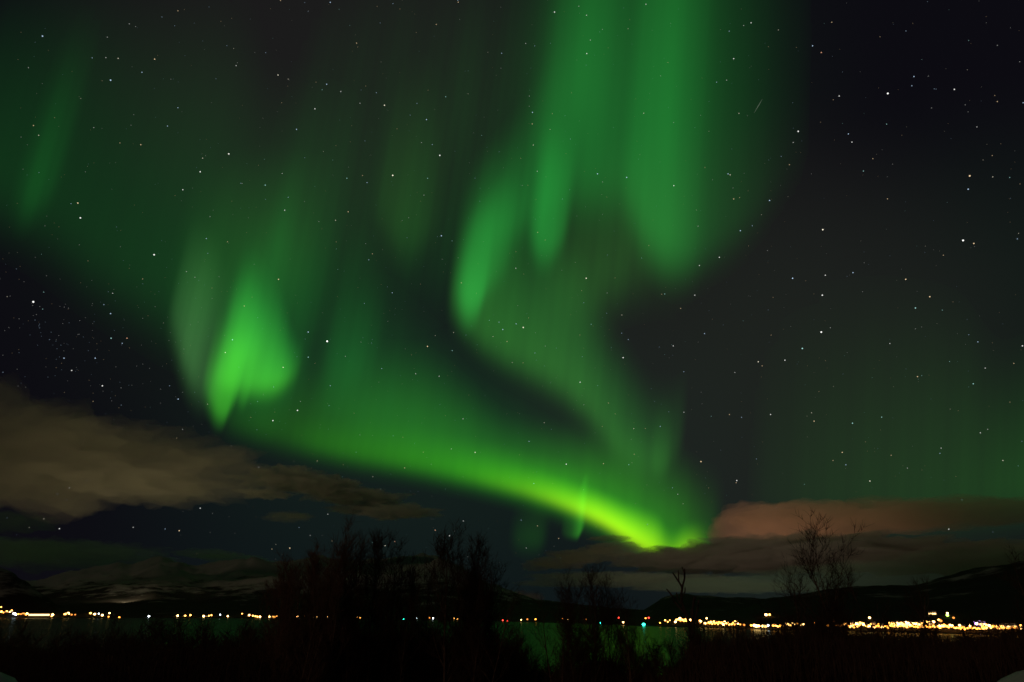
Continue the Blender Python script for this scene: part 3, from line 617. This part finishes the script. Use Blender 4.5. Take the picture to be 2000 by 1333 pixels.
KEY = [ # px, top row, D, spread, start, n1, n2, n3, up, forks, angle, widen, label
 (664,1034,44,.22,.54,26,10,7,.15,2,34,1,'tallest birch of the left group, narrow upright crown nearest the brown shrubs'),
 (690,1052,47,.16,.45,18,9,6,.16,2,32,1,'slim birch leaning against the tallest one on its right side'),
 (727,1036,45,.22,.54,26,10,7,.15,2,34,1,'second tall birch of the left group, a narrow column right of the tallest one'),
 (765,1060,46,.22,.50,20,9,6,.12,2,42,1,'forked birch with an open crown in the middle of the left group'),
 (802,1092,48,.18,.40,18,9,6,.13,1,38,1,'shorter birch filling the gap left of the dense broad birch'),
 (874,1052,42,.24,.50,30,12,8,.17,3,36,1,'dense broad birch of several stems, left one of the dark pair'),
 (934,1058,43,.22,.50,28,11,8,.16,3,36,1,'dense birch with an uneven right side, right one of the dark pair'),
 (958,1084,45,.24,.45,16,8,6,.12,1,46,1,'thin birch with a side limb reaching right out of the dark pair'),
 (560,1108,40,.22,.35,22,9,6,.15,3,38,1,'brown bushy shrub at the left end of the left tree group'),
 (596,1100,42,.20,.35,22,9,6,.15,3,36,1,'brown bushy shrub second from the left end of the left tree group'),
 (632,1112,41,.20,.35,20,9,6,.14,3,36,1,'brown bushy shrub leaning towards the tallest birch'),
 (545,1128,43,.22,.30,22,10,7,.15,3,40,1,'lower brown bushy shrub before the far left end of the left tree group'),
 (578,1118,45,.22,.30,22,10,7,.15,3,40,1,'brown bushy shrub between the first two of the left tree group'),
 (614,1116,46,.22,.30,22,10,7,.15,3,40,1,'brown bushy shrub with crossing twigs next to the birch behind the tallest one'),
 (1003,1155,40,.30,.35,18,8,5,.06,2,58,1,'low spreading tree with drooping limbs right of the dark birch pair'),
 (1062,1168,42,.28,.35,14,8,5,.08,2,54,1,'small open tree left of the rounded tree'),
 (1116,1130,44,.27,.50,32,10,6,.14,2,40,1,'left stem of the rounded tree with broom-like twigs'),
 (1150,1116,43,.32,.50,40,10,6,.14,3,42,1,'rounded tree with broom-like crown left of the big teal light'),
 (1184,1132,44,.27,.50,32,10,6,.13,2,42,1,'right stem of the rounded tree with broom-like twigs'),
 (1214,1170,43,.24,.40,16,8,5,.09,2,50,1,'low thin tree right of the rounded tree'),
 (1572,1030,40,.29,.46,30,9,6,.12,2,46,1.15,'bare tree with an open airy crown standing above the right town'),
 (1545,1118,41,.26,.50,14,8,5,.10,1,56,.9,'low limb-heavy tree at the left foot of the airy bare tree'),
 (1655,1098,42,.24,.42,12,7,5,.12,2,50,1,'slender tree with few branches just right of the airy bare tree'),
 (1755,1134,46,.16,.50,12,7,5,.10,1,40,1,'small lone treetop between the airy bare tree and the right edge'),
 (646,1110,50,.22,.40,18,9,6,.14,2,40,1,'shorter birch standing behind the tallest one on its left side'),
 (710,1115,50,.24,.40,18,9,6,.14,2,40,1,'shorter birch filling the gap between the two tallest ones'),
 (745,1105,52,.22,.40,18,9,6,.14,2,40,1,'shorter birch filling the gap left of the forked one'),
 (783,1120,50,.24,.40,18,9,6,.14,2,40,1,'shorter birch filling the gap right of the forked one'),
 (838,1118,50,.24,.40,18,9,6,.14,2,40,1,'short birch on the left flank of the dense broad one'),
 (905,1075,48,.24,.40,24,10,7,.15,3,38,1,'dense birch squeezed between the two of the dark pair'),
 (1990,1092,40,.26,.40,22,10,6,.12,3,46,1,'dark bushy tree cut by the right edge of the picture')]
for i, (px, py, D, sp, st, n1, n2, n3, up, fk, an, wd, lb) in enumerate(KEY):
    H = 15.0
    t = mesh_tree('birch_tree' if 'birch' in lb else 'shrub' if 'shrub' in lb else 'bare_tree', tree_segments(100+i*7, H, sp*1.3, st, int(n1*2), n2, n3, up, fk, .08, an), None, M_BROWN_LIT if 'brown' in lb and 'shrub' in lb.split(' at ')[0] else None)
    vs = np.concatenate([np.array([v.co[:] for v in c.data.vertices]) for c in t.children])
    H = float(np.percentile(vs[:, 2], 98.6)); tip = vs[vs[:, 2] > .86*H]
    put(t, px, py, D, H, 0, wd); t.location.x -= float(np.median(tip[:, 0]))*t.scale[0]; tag(t, lb, 'shrub' if 'shrub' in lb else 'tree', 'bare trees on the near slope')
def dead_tree():
    D = 36
    o = empty('dead_tree'); a = MB()
    g = at(1345, 1333, D); gz = ground_z(g.x, g.y); o.location = (g.x, g.y, gz)
    W2 = lambda x, y, dy=0: at(x, y, D+dy)-Vector(o.location)
    def limb(pts, r0, r1):
        r0, r1 = r0*.72, r1*.8
        P = [W2(*p) if len(p) > 2 else W2(p[0], p[1], .12*(k % 3)) for k, p in enumerate(pts)]; n = len(P)-1
        for k in range(n): a.tube(P[k], P[k+1], r0+(r1-r0)*k/n, r0+(r1-r0)*(k+1)/n, 7, k == n-1)
    gx = P0 = W2(1358, 1333); 
    a.tube((gx.x*.8, gx.y, -.4), tuple(W2(1352, 1300)), .17, .15, 7)
    limb([(1352,1300),(1350,1262),(1352,1240),(1345,1215),(1338,1195),(1331,1178),(1331,1160),(1333,1145),(1337,1130),(1337,1112)], .15, .045)
    limb([(1333,1150),(1328,1140),(1321,1130),(1314,1119)], .07, .04)
    limb([(1326,1137),(1325,1125),(1325,1115)], .05, .035)
    limb([(1337,1120),(1334,1113),(1332,1108)], .045, .03)
    limb([(1340,1200),(1326,1186),(1318,1176),(1314,1166),(1308,1158),(1302,1151)], .08, .035)
    limb([(1330,1180),(1324,1172),(1321,1158)], .06, .035)
    limb([(1333,1165),(1338,1155),(1338,1148)], .05, .03)
    limb([(1352,1244),(1352,1215),(1353,1190),(1355,1172),(1356,1166)], .10, .055)
    limb([(1354,1180),(1358,1172),(1359,1166)], .05, .035)
    limb([(1353,1225),(1359,1205),(1363,1185),(1365,1172)], .08, .05)
    limb([(1352,1250),(1345,1238),(1336,1228)], .06, .03)
    limb([(1352,1210),(1349,1198),(1348,1190)], .04, .025)
    a.build('trunk', M_DEAD, o, True)
    tag(o, 'dead tree of stubby broken limbs without twigs, right of the big teal light', 'tree', 'bare trees on the near slope')
dead_tree()
# thicket: one model of each kind, then copies
PROTO = [mesh_tree('thicket_shrub', tree_segments(900+i*13, 9.0, .24, .25, 40, 9, 6, .13, 5, .09, 42, 1.0)) for i in range(6)]
used = set()
TOPS = [(-100,1236),(60,1238),(150,1236),(240,1222),(300,1232),(350,1218),(420,1236),(480,1230),(540,1224),(700,1226),(900,1226),(980,1232),(1040,1244),(1100,1240),(1160,1252),(1220,1238),(1270,1252),(1330,1238),(1400,1236),(1480,1230),(1560,1215),(1640,1222),(1720,1236),(1800,1228),(1900,1232),(2000,1215),(2100,1215)]
rt = random.Random(21)
ZONE = [(-200, 500, 'dark leafless shrub in the black thicket below the left shore lights'), (500, 1000, 'dark leafless shrub in the black thicket under the left tree group'),
        (1000, 1300, 'dark leafless shrub in the gappy thicket with green water showing through'), (1300, 2200, 'dark leafless shrub in the black thicket below the right town')]
for k in range(270):
    px = -60+2120*((k*0.61803) % 1.0)
    D = rt.uniform(47, 62) if 520 < px < 1260 else rt.uniform(26, 62)
    gap = 1000 < px < 1340
    py = interp(TOPS, px)+abs(rt.gauss(0, 28))+(rt.uniform(10, 70) if gap else rt.uniform(0, 24) if px < 520 else 0)
    i = k % 6
    o = PROTO[i] if i not in used else copy_tree(PROTO[i]); used.add(i)
    put(o, px, py, D, 9.0, rt.uniform(0, 6.28), rt.uniform(1.0, 1.35))
    lb = [z for z in ZONE if z[0] <= px < z[1]][0][2]
    tag(o, lb, 'shrub', 'leafless shrubs of the near thicket')

def undergrowth():
    rng = random.Random(77); mb = MB()
    for k in range(16000):
        px = rng.uniform(-60, 2060); D = rng.uniform(47, 62) if 520 < px < 1260 else rng.uniform(24, 60)
        top = interp(TOPS, px)+10+abs(rng.gauss(0, 34))+(48 if 1000 < px < 1340 else 14 if px < 520 else 0)
        t = at(px, top, D); g = ground_z(t.x, t.y); L = rng.uniform(.8, 2.6)
        lean = Vector((rng.gauss(0, .35), rng.gauss(0, .3), 0))
        b = Vector((t.x, t.y, max(g, t.z-L)))-lean*.6
        m = (b+t)/2+Vector((rng.gauss(0,.1), rng.gauss(0,.1), 0))
        mb.tube(b, m, .016, .011, 3); mb.tube(m, t, .011, .005, 3)
    o = mb.build('undergrowth', M_TWIG); tag(o, 'mass of thin dark leafless stems filling the slope between the shrubs', 'undergrowth', None, 'stuff')
undergrowth()

def meteor():
    mb = MB(); D = 90000
    a, b = at(1473, 221, D), at(1489, 194, D)
    mb.tube(a, (a+b)/2, 6, 40, 5); mb.tube((a+b)/2, b, 40, 8, 5)
    tag(mb.build('meteor', lamp_mat('meteor_light', (.8, .9, .75), .16)), 'faint thin diagonal meteor streak among the stars right of the tall green sheet', 'meteor')
meteor()
